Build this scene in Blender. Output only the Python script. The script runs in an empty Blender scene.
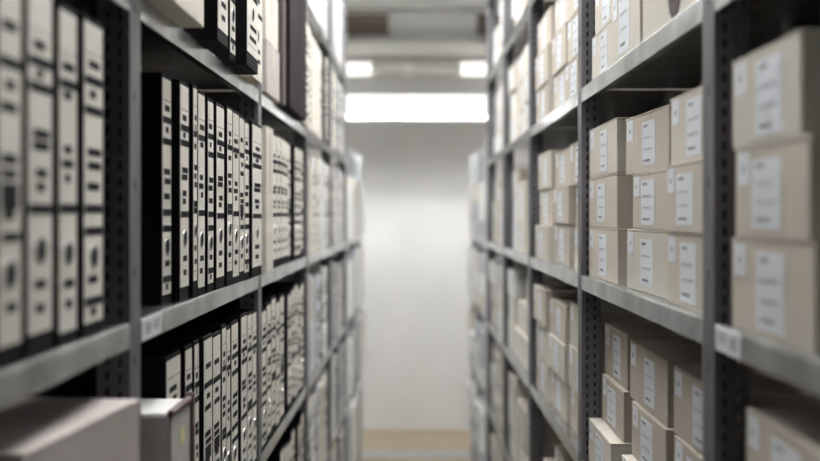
import bpy, bmesh, math, random
from mathutils import Matrix, Vector

# ------------------------------------------------------------------ camera, light, exposure
EYE = 1.65                       # eye height above the floor
sc = bpy.context.scene
cam_d = bpy.data.cameras.new('camera'); cam = bpy.data.objects.new('camera', cam_d)
sc.collection.objects.link(cam); sc.camera = cam
cam.location = (0, 0, EYE); cam.rotation_euler = (math.pi/2, 0, 0)
cam_d.sensor_width = 36; cam_d.lens = 45.66
cam_d.shift_x = -6/820; cam_d.shift_y = -15.5/820
cam_d.clip_start = .05
cam_d.dof.use_dof = True; cam_d.dof.focus_distance = 1.93; cam_d.dof.aperture_fstop = 2.3

w = bpy.data.worlds.new('world'); sc.world = w; w.use_nodes = True
w.node_tree.nodes['Background'].inputs[0].default_value = (.8, .85, .9, 1)
w.node_tree.nodes['Background'].inputs[1].default_value = .1
sc.view_settings.view_transform = 'Standard'; sc.view_settings.look = 'None'
sc.view_settings.gamma = 1; sc.view_settings.use_curve_mapping = False
sc.view_settings.exposure = .86
LAMP_ROWS = [(1.6, 1.95), (3.2, 1.95), (4.7, 1.95)]      # y, z above the eye of the ceiling lamp rows
LAMP_E = 56.0
END_E = .52
TUBE_E = 27.0

C = sc.collection
rnd = random.Random(7)

# ------------------------------------------------------------------ materials
def mat(name, col, rough=.6, metal=0, noise=0, scale=20, stretch=(1,1,1), bump=0, emit=0, spec=.5):
    m = bpy.data.materials.new(name); m.use_nodes = True
    nt = m.node_tree; b = nt.nodes['Principled BSDF']
    b.inputs['Base Color'].default_value = (*col, 1)
    b.inputs['Roughness'].default_value = rough; b.inputs['Metallic'].default_value = metal
    b.inputs['Specular IOR Level'].default_value = spec
    if emit:
        b.inputs['Emission Color'].default_value = (*col, 1); b.inputs['Emission Strength'].default_value = emit
    if noise or bump:
        tc = nt.nodes.new('ShaderNodeTexCoord'); mp = nt.nodes.new('ShaderNodeMapping')
        mp.inputs['Scale'].default_value = stretch
        n = nt.nodes.new('ShaderNodeTexNoise'); n.inputs['Scale'].default_value = scale; n.inputs['Detail'].default_value = 4
        nt.links.new(tc.outputs['Object'], mp.inputs[0]); nt.links.new(mp.outputs[0], n.inputs['Vector'])
        if noise:
            mr = nt.nodes.new('ShaderNodeMapRange')
            mr.inputs[1].default_value = .3; mr.inputs[2].default_value = .7
            mr.inputs[3].default_value = 1-noise; mr.inputs[4].default_value = 1+noise
            mx = nt.nodes.new('ShaderNodeMix'); mx.data_type = 'RGBA'; mx.blend_type = 'MULTIPLY'
            mx.inputs[0].default_value = 1
            mx.inputs[6].default_value = (*col, 1)
            nt.links.new(n.outputs['Fac'], mr.inputs[0]); nt.links.new(mr.outputs[0], mx.inputs[7])
            nt.links.new(mx.outputs[2], b.inputs['Base Color'])
        if bump:
            bp = nt.nodes.new('ShaderNodeBump'); bp.inputs['Strength'].default_value = bump; bp.inputs['Distance'].default_value = .002
            nt.links.new(n.outputs['Fac'], bp.inputs['Height']); nt.links.new(bp.outputs[0], b.inputs['Normal'])
    return m

M = {
 'steel':  mat('galvanised_steel', (.47,.49,.50), .22, .95, .35, 12, (1,1,1)),
 'post':   mat('grey_post_steel', (.15,.147,.162), .45, .4, .25, 25, (1,1,.2)),
 'panel':  mat('shade_black_panel', (.03,.03,.033), .7, .1, spec=.2),  # near-black puts the shade of slots and shelf depths into the colour
 'blue_post': mat('pale_blue_post', (.46,.485,.505), .4, .1),
 'kraft':  mat('kraft_cardboard', (.53,.48,.415), .8, 0, .05, 60, (1,6,.35), .12),
 'kraft2': mat('grey_cardboard', (.48,.43,.375), .8, 0, .05, 60, (1,6,.35), .12),
 'kraft3': mat('light_cardboard', (.565,.53,.47), .8, 0, .05, 60, (1,6,.35), .12),
 'pale':   mat('pale_cardboard', (.66,.62,.55), .75, 0, .05, 40, (1,5,.4), .08),
 'white':  mat('white_board', (.74,.74,.72), .6, 0, .04, 30),
 'greyblue': mat('grey_blue_board', (.42,.44,.475), .6, 0, .05, 30),
 'lavender': mat('lavender_board', (.56,.50,.54), .6, 0, .04, 30),
 'rose':   mat('rose_grey_board', (.50,.45,.435), .65, 0, .05, 30),
 'cream':  mat('cream_label_paper', (.74,.71,.65), .65, 0, .05, 40),
 'label':  mat('white_label_paper', (.70,.73,.78), .6, 0, .03, 40),
 'ink':    mat('dark_print_hole_shade', (.02,.02,.026), .8, spec=.1),  # print ink, also the painted darkness inside finger holes
 'greyink': mat('grey_print', (.06,.06,.068), .8, spec=.1),
 'faint':  mat('faint_print', (.28,.29,.33), .7),
 'black':  mat('black_binder_board', (.006,.0055,.007), .75, 0, .2, 300, (1,1,1), .1, spec=.12),
 'ledger': mat('dark_brown_cloth', (.022,.018,.019), .8, 0, .4, 250, (1,1,1), .4, spec=.1),
 'taupe':  mat('taupe_cloth', (.11,.09,.085), .8, 0, .2, 200, spec=.15),
 'brown':  mat('brown_edge', (.10,.055,.055), .5),
 'maroon': mat('dark_maroon', (.035,.010,.010), .6),
 'yellow': mat('yellow_sticker', (.66,.62,.34), .6),
 'sage':   mat('sage_grey_board', (.46,.46,.43), .6),
 'paper':  mat('paper_pages', (.62,.60,.55), .85, 0, .12, 200, (1,8,.1)),
 'chrome': mat('nickel', (.5,.5,.5), .45, 1),
 'wall':   mat('painted_wall', (.70,.70,.70), .8, 0, .03, 3, (1,1,1), .03),
 'darkwall': mat('dark_bounce_blocker', (.09,.09,.095), .7),  # dark tone chosen to swallow bounced light, unseen
 'concrete': mat('grey_concrete', (.40,.40,.385), .85, 0, .08, 4),
 'beam':   mat('pale_painted_steel', (.62,.62,.58), .6),
 'hatch':  mat('brown_hatch', (.115,.085,.075), .6),
 'floor':  mat('beige_floor', (.37,.31,.21), .55, 0, .08, 5),
 'stripe': mat('grey_floor_stripe', (.34,.37,.42), .5),
 'housing': mat('white_lamp_housing', (.75,.75,.75), .4),
 'lamp':   mat('lamp_diffuser', (1,.995,.985), .5, emit=LAMP_E),
 'tube': mat('bare_tube', (1,1,1), .5, emit=TUBE_E),
 'endlamp': mat('end_lamp_diffuser', (1,.99,.97), .5, emit=END_E),
}

# ------------------------------------------------------------------ mesh helpers
def bx(bm, x0, x1, y0, y1, z0, z1):
    v = [bm.verts.new((x, y, z)) for x in (x0, x1) for y in (y0, y1) for z in (z0, z1)]
    for f in ((0,1,3,2),(4,6,7,5),(0,4,5,1),(2,3,7,6),(0,2,6,4),(1,5,7,3)):
        bm.faces.new([v[i] for i in f])
    return v
def fin(bm, name, bevel=0, seg=1):
    bmesh.ops.recalc_face_normals(bm, faces=bm.faces)
    if bevel: bmesh.ops.bevel(bm, geom=list(bm.edges), offset=bevel, segments=seg, affect='EDGES', profile=.5)
    me = bpy.data.meshes.new(name); bm.to_mesh(me); bm.free(); return me
def obj(name, me, m=None, parent=None, loc=None):
    if m is not None and not me.materials: me.materials.append(m if not isinstance(m, str) else M[m])
    o = bpy.data.objects.new(name, me); C.objects.link(o)
    if parent: o.parent = parent
    if loc: o.location = loc
    return o
def box_mesh(name, x0, x1, y0, y1, z0, z1, bevel=0, seg=1):
    bm = bmesh.new(); bx(bm, x0, x1, y0, y1, z0, z1); return fin(bm, name, bevel, seg)
def cyl(bm, r, L, axis='X', n=20, center=(0,0,0)):
    rot = Matrix.Rotation(math.pi/2, 4, 'Y') if axis == 'X' else (Matrix.Rotation(math.pi/2, 4, 'X') if axis == 'Y' else Matrix())
    bmesh.ops.create_cone(bm, cap_ends=True, segments=n, radius1=r, radius2=r, depth=L, matrix=Matrix.Translation(center) @ rot)
def tag(o, label=None, cat=None, group=None, kind=None):
    if label: o['label'] = label
    if cat: o['category'] = cat
    if group: o['group'] = group
    if kind: o['kind'] = kind
    return o
def empty(name, loc=(0,0,0), rz=0):
    o = bpy.data.objects.new(name, None); C.objects.link(o); o.location = loc; o.rotation_euler = (0,0,rz); o.empty_display_size = .05
    return o
CACHE = {}
def cached(key, fn):
    if key not in CACHE: CACHE[key] = fn()
    return CACHE[key]
def struct(name, x0, x1, y0, y1, z0, z1, m):
    return tag(obj(name, box_mesh(name, x0, x1, y0, y1, z0, z1), m), kind='structure')

# ------------------------------------------------------------------ the room
X0, X1, YB, YE, ZC = -3.2, 3.2, -1.3, 8.0, EYE+2.15
struct('floor', X0-.1, X1+.1, YB-.1, YE+.1, -.1, 0, 'floor')
struct('ceiling', X0-.1, X1+.1, YB-.1, YE+.1, ZC, ZC+.1, 'beam')
struct('wall_end', X0-.1, X1+.1, YE, YE+.1, 0, ZC, 'wall')
struct('wall_back', X0-.1, X1+.1, YB-.1, YB, 0, ZC, 'darkwall')  # unseen wall, placed close and dark to cut bounce behind the camera
struct('wall_left', X0-.1, X0, YB, YE, 0, ZC, 'wall')
struct('wall_right', X1, X1+.1, YB, YE, 0, ZC, 'wall')
tag(obj('trim_1', box_mesh('trim_1', X0, X1, 7.10, 7.25, 0, .002), 'stripe'), kind='structure')
# beams and panels high on the end wall
struct('trim_2', X0, X1, 7.72, 7.995, EYE+1.19, EYE+1.275, 'beam')
struct('trim_3', X0, X1, 7.86, 7.995, EYE+1.275, EYE+1.335, 'wall')
struct('trim_4', X0, X1, 7.80, 7.995, EYE+1.565, EYE+1.62, 'concrete')
struct('light_block_beam', X0, X1, 5.32, 5.52, EYE+1.16, ZC, 'concrete')       # added beam, out of view, keeps lamp light off the upper end wall
def hatch(x0, x1, label):
    t = empty('wall_hatch', ((x0+x1)/2, 7.995, EYE+1.375)); h = (x1-x0)/2
    obj('panel', box_mesh('panel', -h+.02, h-.02, -.02, 0, .008, .167), 'hatch', t)
    for q in ((-h, h, 0, .008), (-h, h, .167, .175), (-h, -h+.02, .008, .167), (h-.02, h, .008, .167)):
        obj('frame_bar', box_mesh('frame_bar', q[0], q[1], -.03, 0, q[2], q[3]), 'beam', t)
    tag(t, label, 'hatch', 'hatches high on the end wall')
hatch(-.56, -.19, 'dark brown hatch high on the end wall, above the left rack')
hatch(.45, .80, 'dark brown hatch high on the end wall, above the right rack')

# ------------------------------------------------------------------ lamps
def lamp_meshes(L):
    bm = bmesh.new(); bx(bm, -L/2, L/2, -.06, .06, .05, .09); hs = fin(bm, 'housing', .006)
    bm = bmesh.new(); bx(bm, -L/2+.03, L/2-.03, -.05, .05, 0, .05); df = fin(bm, 'diffuser', .015, 2)
    bm = bmesh.new(); bx(bm, -.015, .015, -.055, .055, -.002, .05); ec = fin(bm, 'end_cap', .004)
    return hs, df, ec
LM = lamp_meshes(1.5)
rown = ['above the near bays', 'above the middle bays', 'above the far bays']
for r, (y, z) in enumerate(LAMP_ROWS):
    for x, side in ((-1.56, 'over the left rack'), (0, 'over the aisle'), (1.56, 'over the right rack')):
        t = empty('ceiling_lamp', (x, y, EYE+z))
        obj('housing', LM[0], 'housing', t); obj('diffuser', LM[1], 'lamp', t); [obj('end_cap', LM[2], 'housing', t, (s*.735, 0, 0)) for s in (-1, 1)]
        for s in (-.5, .5): obj('hanger', cached('lha', lambda: box_mesh('hanger', -.006, .006, -.006, .006, .09, ZC-EYE-z)), 'housing', t, (s, 0, 0))
        tag(t, 'white tube lamp hung from the ceiling %s, %s' % (side, rown[r]), 'lamp', 'ceiling tube lamps')
# the bright lamp crossing in front of the end wall, with a shade on its wall side
for x, nm in ((-1.62, 'left of the aisle end'), (0, 'crossing the aisle end below the beams'), (1.62, 'right of the aisle end')):
    t = empty('trough_lamp', (x, 6.9, EYE+.64))
    L = 1.6
    obj('diffuser', cached('tdf', lambda: box_mesh('diffuser', -L/2+.005, L/2-.005, -.085, -.079, .012, .150, .002)), 'endlamp', t)
    obj('shade', cached('tsh', lambda: box_mesh('shade', -L/2, L/2, .065, .071, 0, .16)), 'housing', t)
    for s in (-.79, -.5, .5, .79): obj('cross_bar', cached('tho', lambda: box_mesh('cross_bar', -.01, .01, -.085, .071, .16, .175)), 'housing', t, (s, 0, 0))
    bm = bmesh.new(); cyl(bm, .018, L-.06, 'X', 16, (0, -.035, .055)); obj('tube', fin(bm, 'tube'), 'tube', t)
    for s in (-.5, .5):
        obj('hanger', cached('tha', lambda: box_mesh('hanger', -.006, .006, -.006, .006, .175, ZC-EYE-.64)), 'housing', t, (s, 0, 0))
    tag(t, 'long bright white lamp %s' % nm, 'lamp', 'bright lamps in front of the end wall')
t = empty('tube_lamp_rail', (0, 7.66, EYE+1.025))
bm = bmesh.new(); cyl(bm, .045, .66); obj('rail', fin(bm, 'rail'), 'beam', t, (0, 0, .05))
bm = bmesh.new(); cyl(bm, .06, .07); obj('joint', fin(bm, 'joint'), 'housing', t, (-.06, 0, .05))
for s in (-1, 1):
    bm = bmesh.new(); cyl(bm, .052, .9); obj('tube', fin(bm, 'tube'), 'endlamp', t, (s*.78, 0, .05))
for s in (-.3, .3): obj('bracket', box_mesh('bracket', -.01, .01, .04, .335, .04, .06), 'housing', t, (s, 0, 0))
tag(t, 'rail with a lit tube at either end, high on the end wall', 'lamp')

# ------------------------------------------------------------------ shelving
POST_L = [.24, 1.309, 2.375, 3.42, 4.40, 5.33]
POST_R = [.24, 1.256, 2.262, 3.28, 4.27, 5.25]
SH_L = [-1.42, -.983, -.5595, -.1355, .2885, .7125, 1.1365]
SH_R = [-1.40, -.945, -.530, -.130, .277, .685, 1.09]
PX, DEP, LIP, FL = .36, .44, .033, .050
def post_mesh(sx, zt):
    bm = bmesh.new(); z1 = EYE+zt; th = .0022; W = .042
    cols = [(.0105, .0155), (.0265, .0315)]
    edges = [(0, cols[0][0]), (cols[0][1], cols[1][0]), (cols[1][1], W)]
    for a, b in edges: bx(bm, sx*a, sx*b, 0, th, 0, z1)
    p, sl = .0207, .0115
    for ci, (a, b) in enumerate(cols):
        z = .004*ci
        while z < z1:
            bx(bm, sx*a, sx*b, .0001, th-.0001, z, min(z+p-sl, z1)); z += p
    a, b = .020, .027
    bx(bm, 0, sx*th, th, a, 0, z1); bx(bm, 0, sx*th, b, FL, 0, z1)
    z = 0
    while z < z1:
        bx(bm, 0.0001*sx, sx*(th-.0001), a, b, z, min(z+.113-.013, z1)); z += .113
    return fin(bm, 'post')
def lip_mesh(sx, L):
    # C-profile swept along y: rounded top, flat front, return at the bottom
    prof = [(.004, 0), (.0012, -.0008), (0, -.003), (0, -LIP+.002), (.0008, -LIP+.0004), (.002, -LIP), (.014, -LIP), (.014, -LIP+.0016), (.0022, -LIP+.0018), (.0022, -.0022), (.004, -.0018)]
    bm = bmesh.new()
    rings = [[bm.verts.new((sx*x, y, z)) for x, z in prof] for y in (0, L)]
    n = len(prof)
    for i in range(n): bm.faces.new([rings[0][i], rings[0][(i+1) % n], rings[1][(i+1) % n], rings[1][i]])
    bm.faces.new(rings[0]); bm.faces.new(rings[1][::-1])
    return fin(bm, 'lip')
def glyphs(bm, y0, y1, z0, z1, x, r, n=None):
    """unreadable printed characters between y0 and y1 (reading from +y to -y)"""
    h = z1-z0; n = n or max(2, int((y1-y0)/(h*.75))); cw = (y1-y0)/n
    for i in range(n):
        a = y1-i*cw; b = a-cw*.78
        st = (a-b)*.30
        k = r.randrange(4)
        def q(ya, yb, za, zb):
            v = [bm.verts.new((x, yy, zz)) for yy, zz in ((ya, za), (yb, za), (yb, zb), (ya, zb))]; bm.faces.new(v)
        q(a, a-st, z0, z1)
        if k != 1: q(b+st, b, z0, z1)
        if k != 2: q(a, b, z1-h*.22, z1)
        q(a, b, z0+h*.4, z0+h*.6)
        if k in (0, 3): q(a, b, z0, z0+h*.22)
def quad(bm, y0, y1, z0, z1, x):
    v = [bm.verts.new((x, yy, zz)) for yy, zz in ((y0, z0), (y1, z0), (y1, z1), (y0, z1))]; bm.faces.new(v)

def rack(side, posts, levels, zt, label, pm='post', xoff=0, names=None):
    sx = 1 if side == 'right' else -1
    px = PX+xoff
    t = empty('shelving_rack', (sx*px, posts[0], 0)); y0 = posts[0]
    me = post_mesh(sx, zt)
    for i, y in enumerate(posts):
        p = obj('post', me, pm, t, (0, y-y0, 0))
        obj('slot_shade_plate', cached(('inf', sx, zt), lambda: box_mesh('slot_shade_plate', min(sx*.0023, sx*.042), max(sx*.0023, sx*.042), FL-.003, FL-.001, 0, EYE+zt)), 'panel', p)  # added plate, near-black so the post slots look shaded
        obj('rear_post', cached(('rp', zt), lambda: box_mesh('rear_post', -.02, .02, 0, .003, 0, EYE+zt)), 'post', t, (sx*(DEP-.0205), y-y0, 0))
        if pm == 'blue_post':
            bm = bmesh.new(); bx(bm, -.002*sx, .046*sx, -.002, FL+.002, EYE+zt-.03, EYE+zt+.012)
            obj('post_cap', cached(('cap', sx, zt), lambda: fin(bm, 'post_cap', .012, 3)), pm, t, (0, y-y0, 0))
    for i in range(len(posts)-1):
        a = posts[i]+FL+.001; b = posts[i+1]-.001
        for z in levels:
            s = obj('shelf', box_mesh('shelf', min(sx*.0025, sx*DEP), max(sx*.0025, sx*(DEP+.0018)), 0, b-a, -.0018, 0), 'steel', t, (0, a-y0, EYE+z))
            obj('lip', lip_mesh(sx, b-a), 'steel', s)
        obj('back_panel', box_mesh('back_panel', -.001, .001, 0, b-a, .02, EYE+zt-.01), 'panel', t, (sx*(DEP+.003), a-y0, 0))  # added sheet, blocks light and darkens the shelf depth by its colour
    tag(t, label, 'shelf rack')
    return t
RL = rack('left', POST_L, SH_L, 1.50, 'tall grey steel shelving rack with perforated posts along the left, full of binders')
RR = rack('right', POST_R, SH_R, 1.50, 'tall grey steel shelving rack with perforated posts along the right, full of cardboard boxes')
LOW_L = [5.60, 6.30, 6.98]; LOW_R = [5.60, 6.30, 6.98]
rack('left', LOW_L, SH_L[:4], .385, 'lower rack with pale rounded posts at the far left end of the aisle', 'blue_post', .012)
rack('right', LOW_R, SH_R[:4], .385, 'lower rack with pale rounded posts at the far right end of the aisle', 'blue_post', .012)

def shelf_card(side, y, z, L, parent, posts):
    """white paper card on a shelf lip"""
    sx = 1 if side == 'right' else -1
    o = obj('shelf_card', box_mesh('shelf_card', -.0004, .0004, -L/2, L/2, -.030, -.003, 0), 'label', parent, (sx*-.0006, y-posts[0], EYE+z))
    o['label'] = 'white paper card with small dark print on the shelf edge'
    bm = bmesh.new(); r = random.Random(3)
    glyphs(bm, .002, L*.36, -.024, -.009, -sx*.0006, r, 2); glyphs(bm, -L*.36, -L*.06, -.024, -.009, -sx*.0006, r, 2)
    tag(obj('print', fin(bm, 'print'), 'faint', o), kind='stuff')
shelf_card('right', 1.256-.058, -.130, .095, RR, POST_R)
shelf_card('left', 1.309+FL+.058, -.1355, .10, RL, POST_L)

# ------------------------------------------------------------------ binders and boxes
def place(name, side, yc, xf, z, rot=0):
    return empty(name, (xf if side == 'right' else -xf, yc, EYE+z), (0 if side == 'right' else math.pi)+rot)

PAT = {
 0: [('l',.10),('t',.135,.6),('b',.19),('t',.235,.35),('b',.29),('t',.43,.75),('t',.475,.75),('t',.545,.7),('b',.62),('b',.695),('h',.78),('t',.857,.55),('b',.93),('t',.965,.3)],
 1: [('l',.12),('t',.16,.5),('b',.21),('t',.245,.3),('b',.285),('t',.42,.7),('t',.455,.7),('t',.535,.5),('t',.575,.4),('b',.64),('h',.76),('t',.86,.5),('t',.93,.4)],
 2: [('l',.09),('t',.15,.55),('t',.20,.3),('b',.235),('t',.30,.6),('t',.41,.8),('t',.455,.6),('t',.50,.7),('b',.60),('b',.635),('h',.74),('t',.83,.6),('t',.90,.6),('l',.95)],
 3: [('l',.13),('t',.17,.7),('b',.225),('t',.26,.5),('t',.43,.5),('t',.475,.7),('t',.52,.35),('b',.615),('h',.755),('t',.85,.6),('t',.915,.45)],
 4: [('t',.14,.65),('b',.24),('t',.30,.45),('t',.36,.75),('t',.50,.7),('t',.54,.7),('B',.60),('t',.65,.5),('t',.71,.8),('h',.81),('t',.90,.5)],
}
def binder_meshes(t, h, var, body, lab):
    D = .285; r = random.Random(var*31+int(t*1e4))
    out = []
    bm = bmesh.new(); bx(bm, 0, .004, -t/2, t/2, 0, h); out.append(('spine', fin(bm, 'spine', .0015, 2), body))
    for s in (-1, 1):
        out.append(('cover_board', box_mesh('cover_board', .004, D, min(s*t/2, s*(t/2-.0025)), max(s*t/2, s*(t/2-.0025)), 0, h), body))
    out.append(('paper_block', box_mesh('paper_block', .018, D-.02, -t/2+.004, t/2-.004, .012, h-.022), 'paper'))
    out.append(('foot_rail', box_mesh('foot_rail', .006, .05, -t/2+.003, t/2-.003, .0, .004), body))
    if lab:
        lw = t-.009 if t > .06 else t-.006
        z0, z1 = (.015, .022, .028, .014, .020)[var], h-.007
        out.append(('spine_label', box_mesh('spine_label', -.0006, .0005, -lw/2, lw/2, z0, z1), lab))
        bm = bmesh.new(); bmg = bmesh.new(); H = z1-z0; hole = None
        for p in PAT[var]:
            z = z1-p[1]*H
            if p[0] == 'l': quad(bm, -lw*.46, lw*.46, z-.0005, z+.0005, -.0009)
            elif p[0] == 'b':
                quad(bmg, -lw*.48, lw*.48, z-.0052, z+.0052, -.0008); glyphs(bm, -lw*.42, lw*.42, z-.0035, z+.0035, -.0010, r)
            elif p[0] == 'B': quad(bm, -lw*.36, lw*.40, z-.012, z+.012, -.0009)
            elif p[0] == 't':
                c = r.uniform(-.06, .06)*lw; ww = p[2]*lw/2
                quad(bmg, c-ww, c+ww, z-.0046, z+.0046, -.0008)
                glyphs(bm, c-ww, c+ww, z-.0046, z+.0046, -.0010, r)
            elif p[0] == 'h': hole = z
        out.append(('print', fin(bm, 'print'), 'ink', 'spine_label'))
        out.append(('print_shade', fin(bmg, 'print_shade'), 'greyink', 'spine_label'))
        if hole:
            R = min(.0130, lw*.38)
            bm = bmesh.new(); cyl(bm, R*.94, .0012, 'X', 20, (-.0008, 0, hole)); out.append(('finger_hole_shade', fin(bm, 'finger_hole_shade'), 'ink'))  # flat dark disc stands for the shade inside the hole
            bm = bmesh.new()
            n = 24; rr = [(R*.92, -.0006), (R*.94, -.0022), (R*1.03, -.0022), (R*1.06, -.0006)]
            vs = [[bm.verts.new((x, q*math.cos(2*math.pi*k/n), hole+q*math.sin(2*math.pi*k/n))) for q, x in rr] for k in range(n)]
            for k in range(n):
                for j in range(3): bm.faces.new([vs[k][j], vs[k][j+1], vs[(k+1) % n][j+1], vs[(k+1) % n][j]])
            out.append(('hole_ring', fin(bm, 'hole_ring'), 'chrome'))
    return out
def spawn(t, parts):
    made = {}
    for p in parts:
        par = made[p[3]] if len(p) > 3 else t
        made[p[0]] = obj(p[0], p[1], p[2], par)
        if 'print' in p[0]: made[p[0]]['kind'] = 'stuff'
def binder(side, ya, yb, xf, z, h=.35, var=0, body='black', lab='cream', rot=0, name='binder'):
    t = round(yb-ya, 3)
    key = ('binder', t, h, var, body, lab)
    parts = cached(key, lambda: binder_meshes(t-.001, h, var, body, lab))
    o = place(name, side, (ya+yb)/2, xf, z, rot); spawn(o, parts); return o

def carton_meshes(L, H, D, body, labels, var, hole=False):
    """L along the shelf, front face at x=0"""
    r = random.Random(var*17+int(L*1e4)+int(H*1e5)); out = []
    bm = bmesh.new(); vs = bx(bm, 0, D, -L/2, L/2, 0, H-.003)
    fin_me = fin(bm, 'body', .0018, 2); out.append(('body', fin_me, body))
    g = .0015
    out.append(('top_flap', box_mesh('top_flap', -.0006, D+.0006, -L/2-.0006, -g, H-.003, H, .0009), body))
    out.append(('top_flap', box_mesh('top_flap', -.0006, D+.0006, g, L/2+.0006, H-.003, H, .0009), body))
    if labels:
        tw = .078+.006*(var % 3); th = H*(.80 if var % 2 else .74); cy = -L*.02+.012*(var % 3-1); zc = H*.48
        y0, y1, z0, z1 = cy-tw/2, cy+tw/2, zc-th/2, zc+th/2
        out.append(('front_label', box_mesh('front_label', -.0006, .0002, y0, y1, z0, z1), 'label'))
        bm = bmesh.new(); e = -.0009
        glyphs(bm, y1-tw*.48, y1-tw*.15, z1-th*.13, z1-th*.07, e, r)
        glyphs(bm, y0+tw*.35, y1-tw*.15, z0+th*.10, z0+th*.155, e, r)
        ink = fin(bm, 'print'); out.append(('print', ink, 'greyink', 'front_label'))
        bm = bmesh.new()
        for zf in (.36, .62):
            glyphs(bm, y0+tw*(.1+.2*r.random()), y1-tw*.15, z1-th*(zf+.018), z1-th*(zf-.018), e, r)
            if var % 2: quad(bm, y0+tw*.05, y1-tw*.05, z1-th*(zf+.03), z1-th*(zf+.036), e)
        out.append(('faint_print', fin(bm, 'faint_print'), 'faint', 'front_label'))
        sw = .040; sh = H*.36; sy1 = L/2-.012; sz1 = H*.95
        out.append(('corner_label', box_mesh('corner_label', -.0006, .0002, sy1-sw, sy1, sz1-sh, sz1), 'label'))
        bm = bmesh.new(); glyphs(bm, sy1-sw*.62, sy1-sw*.38, sz1-sh*.62, sz1-sh*.42, e, r, 2)
        out.append(('corner_print', fin(bm, 'corner_print'), 'greyink', 'corner_label'))
    elif var != 7:
        # a strip of packing tape over the seam
        out.append(('tape', box_mesh('tape', -.0006, .0002, -.024, .024, H*.55, H-.003), 'kraft3' if body != 'kraft3' else 'pale'))
    if hole:
        bm = bmesh.new(); cyl(bm, .033, .0016, 'X', 28, (-.0006, -L*.142, .036)); out.append(('hand_hole_shade', fin(bm, 'hand_hole_shade'), 'maroon'))  # flat maroon disc, the hole's inner shade put into its colour
    return out
def carton(side, ya, yb, xf, z, H, body='kraft', labels=True, var=0, D=.33, rot=0, hole=False, name='cardboard_box'):
    L = round(yb-ya, 3); H = round(H, 4)
    key = ('carton', L, H, D, body, labels, var, hole)
    parts = cached(key, lambda: carton_meshes(L-.002, H, D, body, labels, var, hole))
    o = place(name, side, (ya+yb)/2, xf, z, rot); spawn(o, parts); return o

ORD = ['nearest', 'second', 'third', 'fourth', 'fifth', 'sixth', 'seventh', 'eighth', 'ninth', 'tenth', 'eleventh', 'twelfth', 'thirteenth', 'fourteenth', 'fifteenth', 'sixteenth', 'seventeenth']
BAY = ['first', 'second', 'third', 'fourth', 'fifth', 'sixth', 'seventh']
ROWN = {-1: 'bottom', 0: 'bottom', 1: 'low', 2: 'lower', 3: 'middle', 4: 'upper', 5: 'high', 6: 'topmost'}
GB = 'binders standing on the left rack'
GC = 'cardboard boxes on the right rack'
GL = 'boxes on the left rack'
BNAME = {'black': 'black binder with cream printed spine', 'ledger': 'dark brown cloth binder without a label', 'taupe': 'slim taupe cloth binder',
         'white': 'white binder with printed spine', 'pale': 'pale cream binder with printed spine', 'greyblue': 'grey-blue binder with printed spine'}

# ---- left rack, first and second bay, measured one by one: (near y, far y, front x, height, print, body, label)
def binder_run(items, lev, bay):
    for i, it in enumerate(items):
        ya, yb, xf, h, var, body, lab = it
        o = binder('left', ya, yb, xf, SH_L[lev], h, var, body, lab, name='binder')
        tag(o, '%s, %s on the %s shelf, %s left bay' % (BNAME[body], ORD[i], ROWN[lev], BAY[bay]), 'binder', GB)
K = 'black'; CR = 'cream'
binder_run([(.895,.957,.362,.357,4,K,CR), (.973,1.046,.365,.360,1,K,CR), (1.060,1.120,.365,.354,3,K,CR), (1.138,1.214,.365,.357,0,K,CR)], 3, 0)
binder_run([(1.553,1.616,.380,.349,0,K,CR), (1.618,1.686,.368,.347,1,K,CR), (1.687,1.720,.362,.349,2,K,CR), (1.722,1.784,.362,.345,3,K,CR),
            (1.815,1.869,.364,.342,0,K,CR), (1.872,1.952,.360,.340,1,K,CR), (1.969,2.026,.358,.345,2,K,CR), (2.028,2.104,.358,.343,3,K,CR),
            (2.105,2.164,.358,.340,4,K,CR), (2.165,2.229,.358,.336,0,K,CR), (2.232,2.372,.352,.338,1,K,CR)], 3, 1)
binder_run([(1.562,1.662,.376,.345,2,K,CR), (1.664,1.718,.370,.348,0,K,CR), (1.719,1.759,.367,.350,1,K,CR), (1.760,1.838,.360,.352,4,K,CR), (1.839,1.916,.360,.348,4,K,CR),
            (1.926,1.970,.360,.354,2,K,CR), (1.971,2.015,.360,.347,3,K,CR), (2.024,2.104,.360,.350,0,K,CR), (2.136,2.214,.360,.354,1,K,CR), (2.215,2.284,.360,.350,2,K,CR), (2.285,2.345,.360,.348,3,K,CR)], 2, 1)
# upper shelf, second bay
o = carton('left', 1.372, 1.605, .327, SH_L[4], .36, 'pale', False, 1, .34)
tag(o, 'large pale box overhanging the upper shelf edge beside black binders, second left bay', 'box', GL)
binder_run([(1.712,1.809,.327,.35,1,K,CR), (1.925,1.988,.345,.35,0,K,CR), (1.995,2.140,.325,.35,2,K,CR), (2.160,2.300,.340,.35,3,'pale',CR)], 4, 1)
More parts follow.
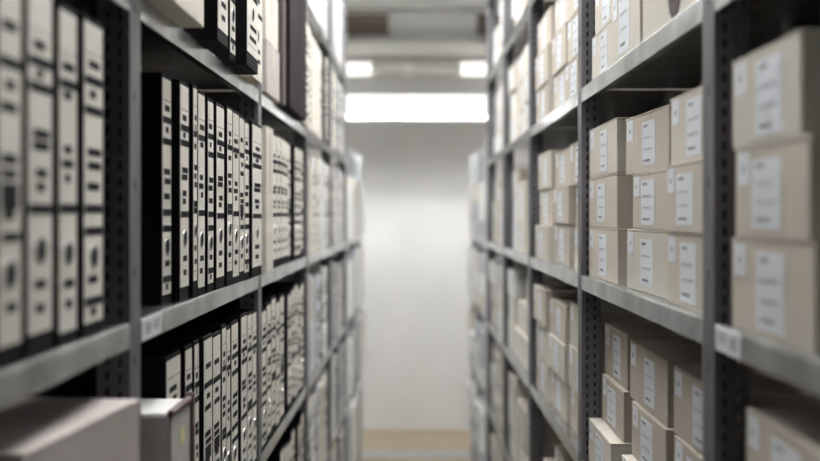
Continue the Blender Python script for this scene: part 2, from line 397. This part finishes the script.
# third bay
binder_run([(2.618,2.70,.362,.345,1,K,CR), (2.70,2.782,.362,.347,1,K,CR), (2.784,2.862,.362,.347,1,K,CR), (2.864,2.942,.363,.345,1,K,CR), (2.944,3.01,.364,.342,4,K,CR),
            (3.10,3.178,.362,.345,0,K,CR), (3.18,3.26,.362,.345,0,K,CR), (3.262,3.33,.362,.345,2,K,CR)], 3, 2)
o = carton('left', 2.436, 2.552, .350, SH_L[3], .345, 'pale', False, 2, .33)
tag(o, 'narrow plain cream box standing just past the second post, middle shelf', 'box', GL)
for k, (xf, hh) in enumerate(((.350, .125), (.352, .13), (.350, .12))):
    o = carton('left', 2.438, 2.668-.012*k, xf, SH_L[4]+sum((.125, .13, .12)[:k]), hh, ('rose', 'pale', 'rose')[k], False, 3+k, .33)
    tag(o, 'rose-grey box beside dark cloth binders on the upper left shelf, %s of stack' % ('bottom', 'middle', 'top')[k], 'box', GL)
binder_run([(2.695,2.760,.345,.36,0,'taupe',None), (2.772,2.978,.336,.375,0,'ledger',None), (2.982,3.190,.336,.375,0,'ledger',None), (3.215,3.40,.350,.33,0,'pale',CR)], 4, 2)
binder_run([(2.436+i*.083, 2.436+i*.083+.079, .362, .345+.008*((i*7) % 3-1), i % 5, K, CR) for i in range(11) if i not in (5,)], 2, 2)
binder_run([(2.44+i*.083, 2.44+i*.083+.079, .362, .345+.008*((i*5) % 3-1), (i+2) % 5, K, CR) for i in range(11) if i not in (3, 8)], 1, 2)

# near boxes on the lower left shelf
o = carton('left', .955, 1.245, .3455, SH_L[2], .3395, 'rose', False, 7, .36, rot=math.radians(-6))
tag(o, 'large blurred rose-grey box at the bottom left corner, under the first shelf', 'box', GL)
t = place('slipcase_box', 'left', 1.486, .335, SH_L[2])
bm = bmesh.new(); bx(bm, .004, .26, -.062, .062, 0, .285); obj('body', fin(bm, 'body', .003, 2), 'lavender', t)
obj('top_sheet', box_mesh('top_sheet', .006, .258, -.060, .060, .285, .2865), 'white', t)
obj('side_panel', box_mesh('side_panel', 0, .004, -.056, .062, .002, .280), 'sage', t)
bm = bmesh.new(); bx(bm, -.005, .008, -.069, -.055, 0, .296); bx(bm, -.004, .006, -.056, .064, .282, .292); obj('edge_binding', fin(bm, 'edge_binding', .003, 2), 'brown', t)
st = obj('sticker', box_mesh('sticker', -.0006, .0002, -.020, .010, .232, .256), 'yellow', t)
tag(t, 'lavender slipcase with brown rounded edge and yellow sticker on the lower left shelf', 'box', GL)

# ---- right rack, measured boxes: (near y, far y, front x, bottom z, height, body, print, rotation in degrees)
def boxes(items, words):
    for it, wd in zip(items, words):
        ya, yb, xf, z, H, body, var, rot = it
        o = carton('right', ya, yb, xf, z, H, body, True, var, .34, math.radians(rot))
        tag(o, wd, 'box', GC)
col = ('near stack', 'middle stack', 'far stack')
def names(shelf, bay, cols, rows): return ['%s cardboard box with white labels, %s of the %s, %s shelf, %s right bay' % ('beige', r, c, shelf, bay) for c in cols for r in rows]
S = SH_R[3]
boxes([(.958,1.214,.368,S,.1035,'kraft',1,0), (.968,1.196,.367,S+.104,.101,'kraft',2,0), (.990,1.208,.367,S+.2055,.1015,'kraft3',3,0)],
      names('middle', 'first', ['stack'], ['bottom', 'middle', 'top']))
boxes([(1.325,1.560,.376,S,.104,'kraft',1,0), (1.325,1.556,.374,S+.1045,.0985,'kraft',2,0), (1.325,1.553,.380,S+.2035,.099,'kraft3',3,0),
       (1.585,1.862,.381,S,.1055,'kraft3',4,1.5), (1.585,1.818,.381,S+.106,.094,'kraft',5,1.2), (1.610,1.876,.385,S+.2005,.101,'kraft',6,3.0),
       (1.935,2.256,.375,S,.1045,'kraft',7,0), (1.942,2.256,.375,S+.105,.1035,'kraft',8,0), (1.942,2.248,.375,S+.209,.1035,'kraft3',9,0)],
      names('middle', 'second', ['near stack', 'middle stack', 'far stack'], ['bottom', 'middle', 'top']))
S = SH_R[2]
boxes([(1.33,1.585,.385,S,.094,'kraft2',1,0), (1.33,1.585,.393,S+.0945,.1005,'kraft2',2,0), (1.33,1.60,.396,S+.1955,.104,'kraft2',3,0),
       (1.625,1.907,.377,S,.091,'kraft3',4,0), (1.645,1.905,.395,S+.0915,.0985,'kraft2',5,0), (1.655,1.945,.400,S+.1905,.1075,'kraft2',6,0),
       (1.998,2.256,.374,S,.0905,'kraft3',7,0), (2.003,2.238,.400,S+.091,.098,'kraft2',8,0), (2.012,2.254,.409,S+.1895,.107,'kraft2',9,0)],
      names('lower', 'second', ['near stack', 'middle stack', 'far stack'], ['bottom', 'middle', 'top']))
boxes([(.90,1.195,.374,S,.104,'kraft2',2,0), (.90,1.20,.372,S+.105,.102,'kraft2',3,0), (.90,1.200,.375,S+.208,.101,'kraft2',5,-2.0)],
      names('lower', 'first', ['stack'], ['bottom', 'middle', 'top']))
S = SH_R[4]
boxes([(1.955,2.20,.372,S,.096,'kraft3',3,0), (1.96,2.21,.380,S+.0965,.11,'kraft3',4,0), (1.70,1.945,.366,S,.135,'kraft3',5,0)],
      ['pale beige box bottom of the far stack, upper shelf, second right bay', 'pale beige box on top of the far stack, upper shelf, second right bay',
       'taller pale beige box middle of the upper shelf, second right bay'])
o = carton('right', 1.36, 1.69, .368, S, .17, 'kraft3', False, 3, .34, hole=True)
tag(o, 'pale beige carton with round dark hand hole on the upper shelf, second right bay', 'box', GC)

# ---- farther bays, filled shelf by shelf; only what the photograph could show is kept
F = 1040.
def in_frame(ya, yb, xf, z0, z1, side):
    def px(x, y): return 416+F*x/y*(1 if side == 'right' else -1)
    def py(z, y): return 215-F*z/y
    ys = [py(z, y) for z in (z0, z1) for y in (ya, yb)]
    return max(ys) > -6 and min(ys) < 467
def fill_right(posts, bays, levels, low=False):
    for b in bays:
        a = posts[b]+FL+.012; e = posts[b+1]-.01
        for li, S in enumerate(levels):
            top = levels[li+1]-LIP if li+1 < len(levels) else S+.36
            if not in_frame(a, e, PX, S, top, 'right'): continue
            if not low and (b, li) in ((0,3),(1,3),(0,2),(1,2),(1,4),(0,4)): continue
            y = a; ci = 0
            rr = random.Random(b*100+li)
            while y < e-.2 and ci < 5:
                L = rr.uniform(.26, .325)
                if e-(y+L) < .2: L = min(L, e-y)
                if y+L > e: break
                z = S; k = 0; x = rr.uniform(.372, .392) if not low else rr.uniform(.345, .355)
                pal = (['kraft', 'kraft', 'kraft3', 'kraft2'] if b <= 2 and not low else ['kraft3', 'pale', 'white', 'pale', 'kraft']) if not low else ['white', 'white', 'pale', 'greyblue']
                n = 3 if rr.random() < .92 else 2
                cell = []
                for k in range(n):
                    H = rr.uniform(.096, .107) if not (low or b >= 3) else rr.choice([.10, .105, .15 if n == 2 else .1])
                    if z+H > top-.015: break
                    if in_frame(y, y+L, x, z, z+H, 'right'):
                        body = rr.choice(pal)
                        o = carton('right', y+rr.uniform(0, .006), y+round(L, 2)-.004-rr.uniform(0, .006), x+rr.uniform(-.008, .008), z, round(H, 3), body, True, rr.randrange(8), .34)
                        cell.append((o, k, body))
                    z += round(H, 3)+.0005
                for o, k, body in cell:
                    bn = {'kraft': 'beige', 'kraft2': 'greyish beige', 'kraft3': 'light beige', 'pale': 'pale cream', 'white': 'white', 'greyblue': 'grey-blue'}[body]
                    tag(o, '%s box, %s in %s stack, %s shelf, %s' % (bn, ('lowest', 'second up', 'third up')[k], ORD[ci], ROWN[li], ('%s right bay' % BAY[b]) if not low else ('low right rack, %s bay' % BAY[b])), 'box', GC)
                y += L+rr.uniform(.004, .02); ci += 1
fill_right(POST_R, range(0, 5), SH_R)
fill_right(LOW_R, range(0, 2), SH_R[:4], True)

def fill_left(posts, bays, levels, low=False):
    for b in bays:
        a = posts[b]+FL+.008; e = posts[b+1]-.006
        for li, S in enumerate(levels):
            top = levels[li+1]-LIP if li+1 < len(levels) else S+.40
            if not in_frame(a, e, PX, S, top, 'left'): continue
            if not low and (b <= 1 or (b, li) in ((2,1),(2,2),(2,3),(2,4))): continue
            rr = random.Random(b*77+li*5+3); y = a; ci = 0; bi = 0
            while True:
                if b == 2: kind = 'binder'; body = 'black' if rr.random() < .5 else 'pale'
                else:
                    kind = 'binder' if rr.random() < .72 and not low else 'box'
                    body = rr.choice(['white', 'white', 'pale', 'greyblue', 'black'] if not low else ['white', 'white', 'pale', 'white', 'greyblue'])
                t = rr.choice([.079, .079, .085, .10]) if kind == 'binder' else rr.choice([.12, .16, .20])
                if y+t > e: break
                h = rr.choice([.34, .345, .352]) if kind == 'binder' else rr.choice([.30, .33, .35])
                x = .362+rr.uniform(-.004, .010)-(.017 if low else 0)
                if in_frame(y, y+t, x, S, S+h, 'left'):
                    where = ('%s left bay' % BAY[b]) if not low else ('low left rack, %s bay' % BAY[b])
                    if kind == 'binder':
                        o = binder('left', y, y+t, x, S, h, rr.randrange(5), body, CR if body in ('black', 'pale') else 'label')
                        tag(o, '%s, %s on the %s shelf, %s' % (BNAME[body], ORD[bi], ROWN[li], where), 'binder', GB); bi += 1
                    else:
                        body = body if body != 'black' else 'pale'
                        o = carton('left', y, y+t, x, S, h, body, False, rr.randrange(4), .34)
                        tag(o, 'upright %s box, %s on the %s shelf, %s' % ({'white': 'white', 'pale': 'pale cream', 'greyblue': 'grey-blue'}[body], ORD[ci], ROWN[li], where), 'box', GL); ci += 1
                y += t+rr.choice([.001, .001, .002, .03 if not low else .004])
fill_left(POST_L, range(0, 5), SH_L)
fill_left(LOW_L, range(0, 2), SH_L[:4], True)
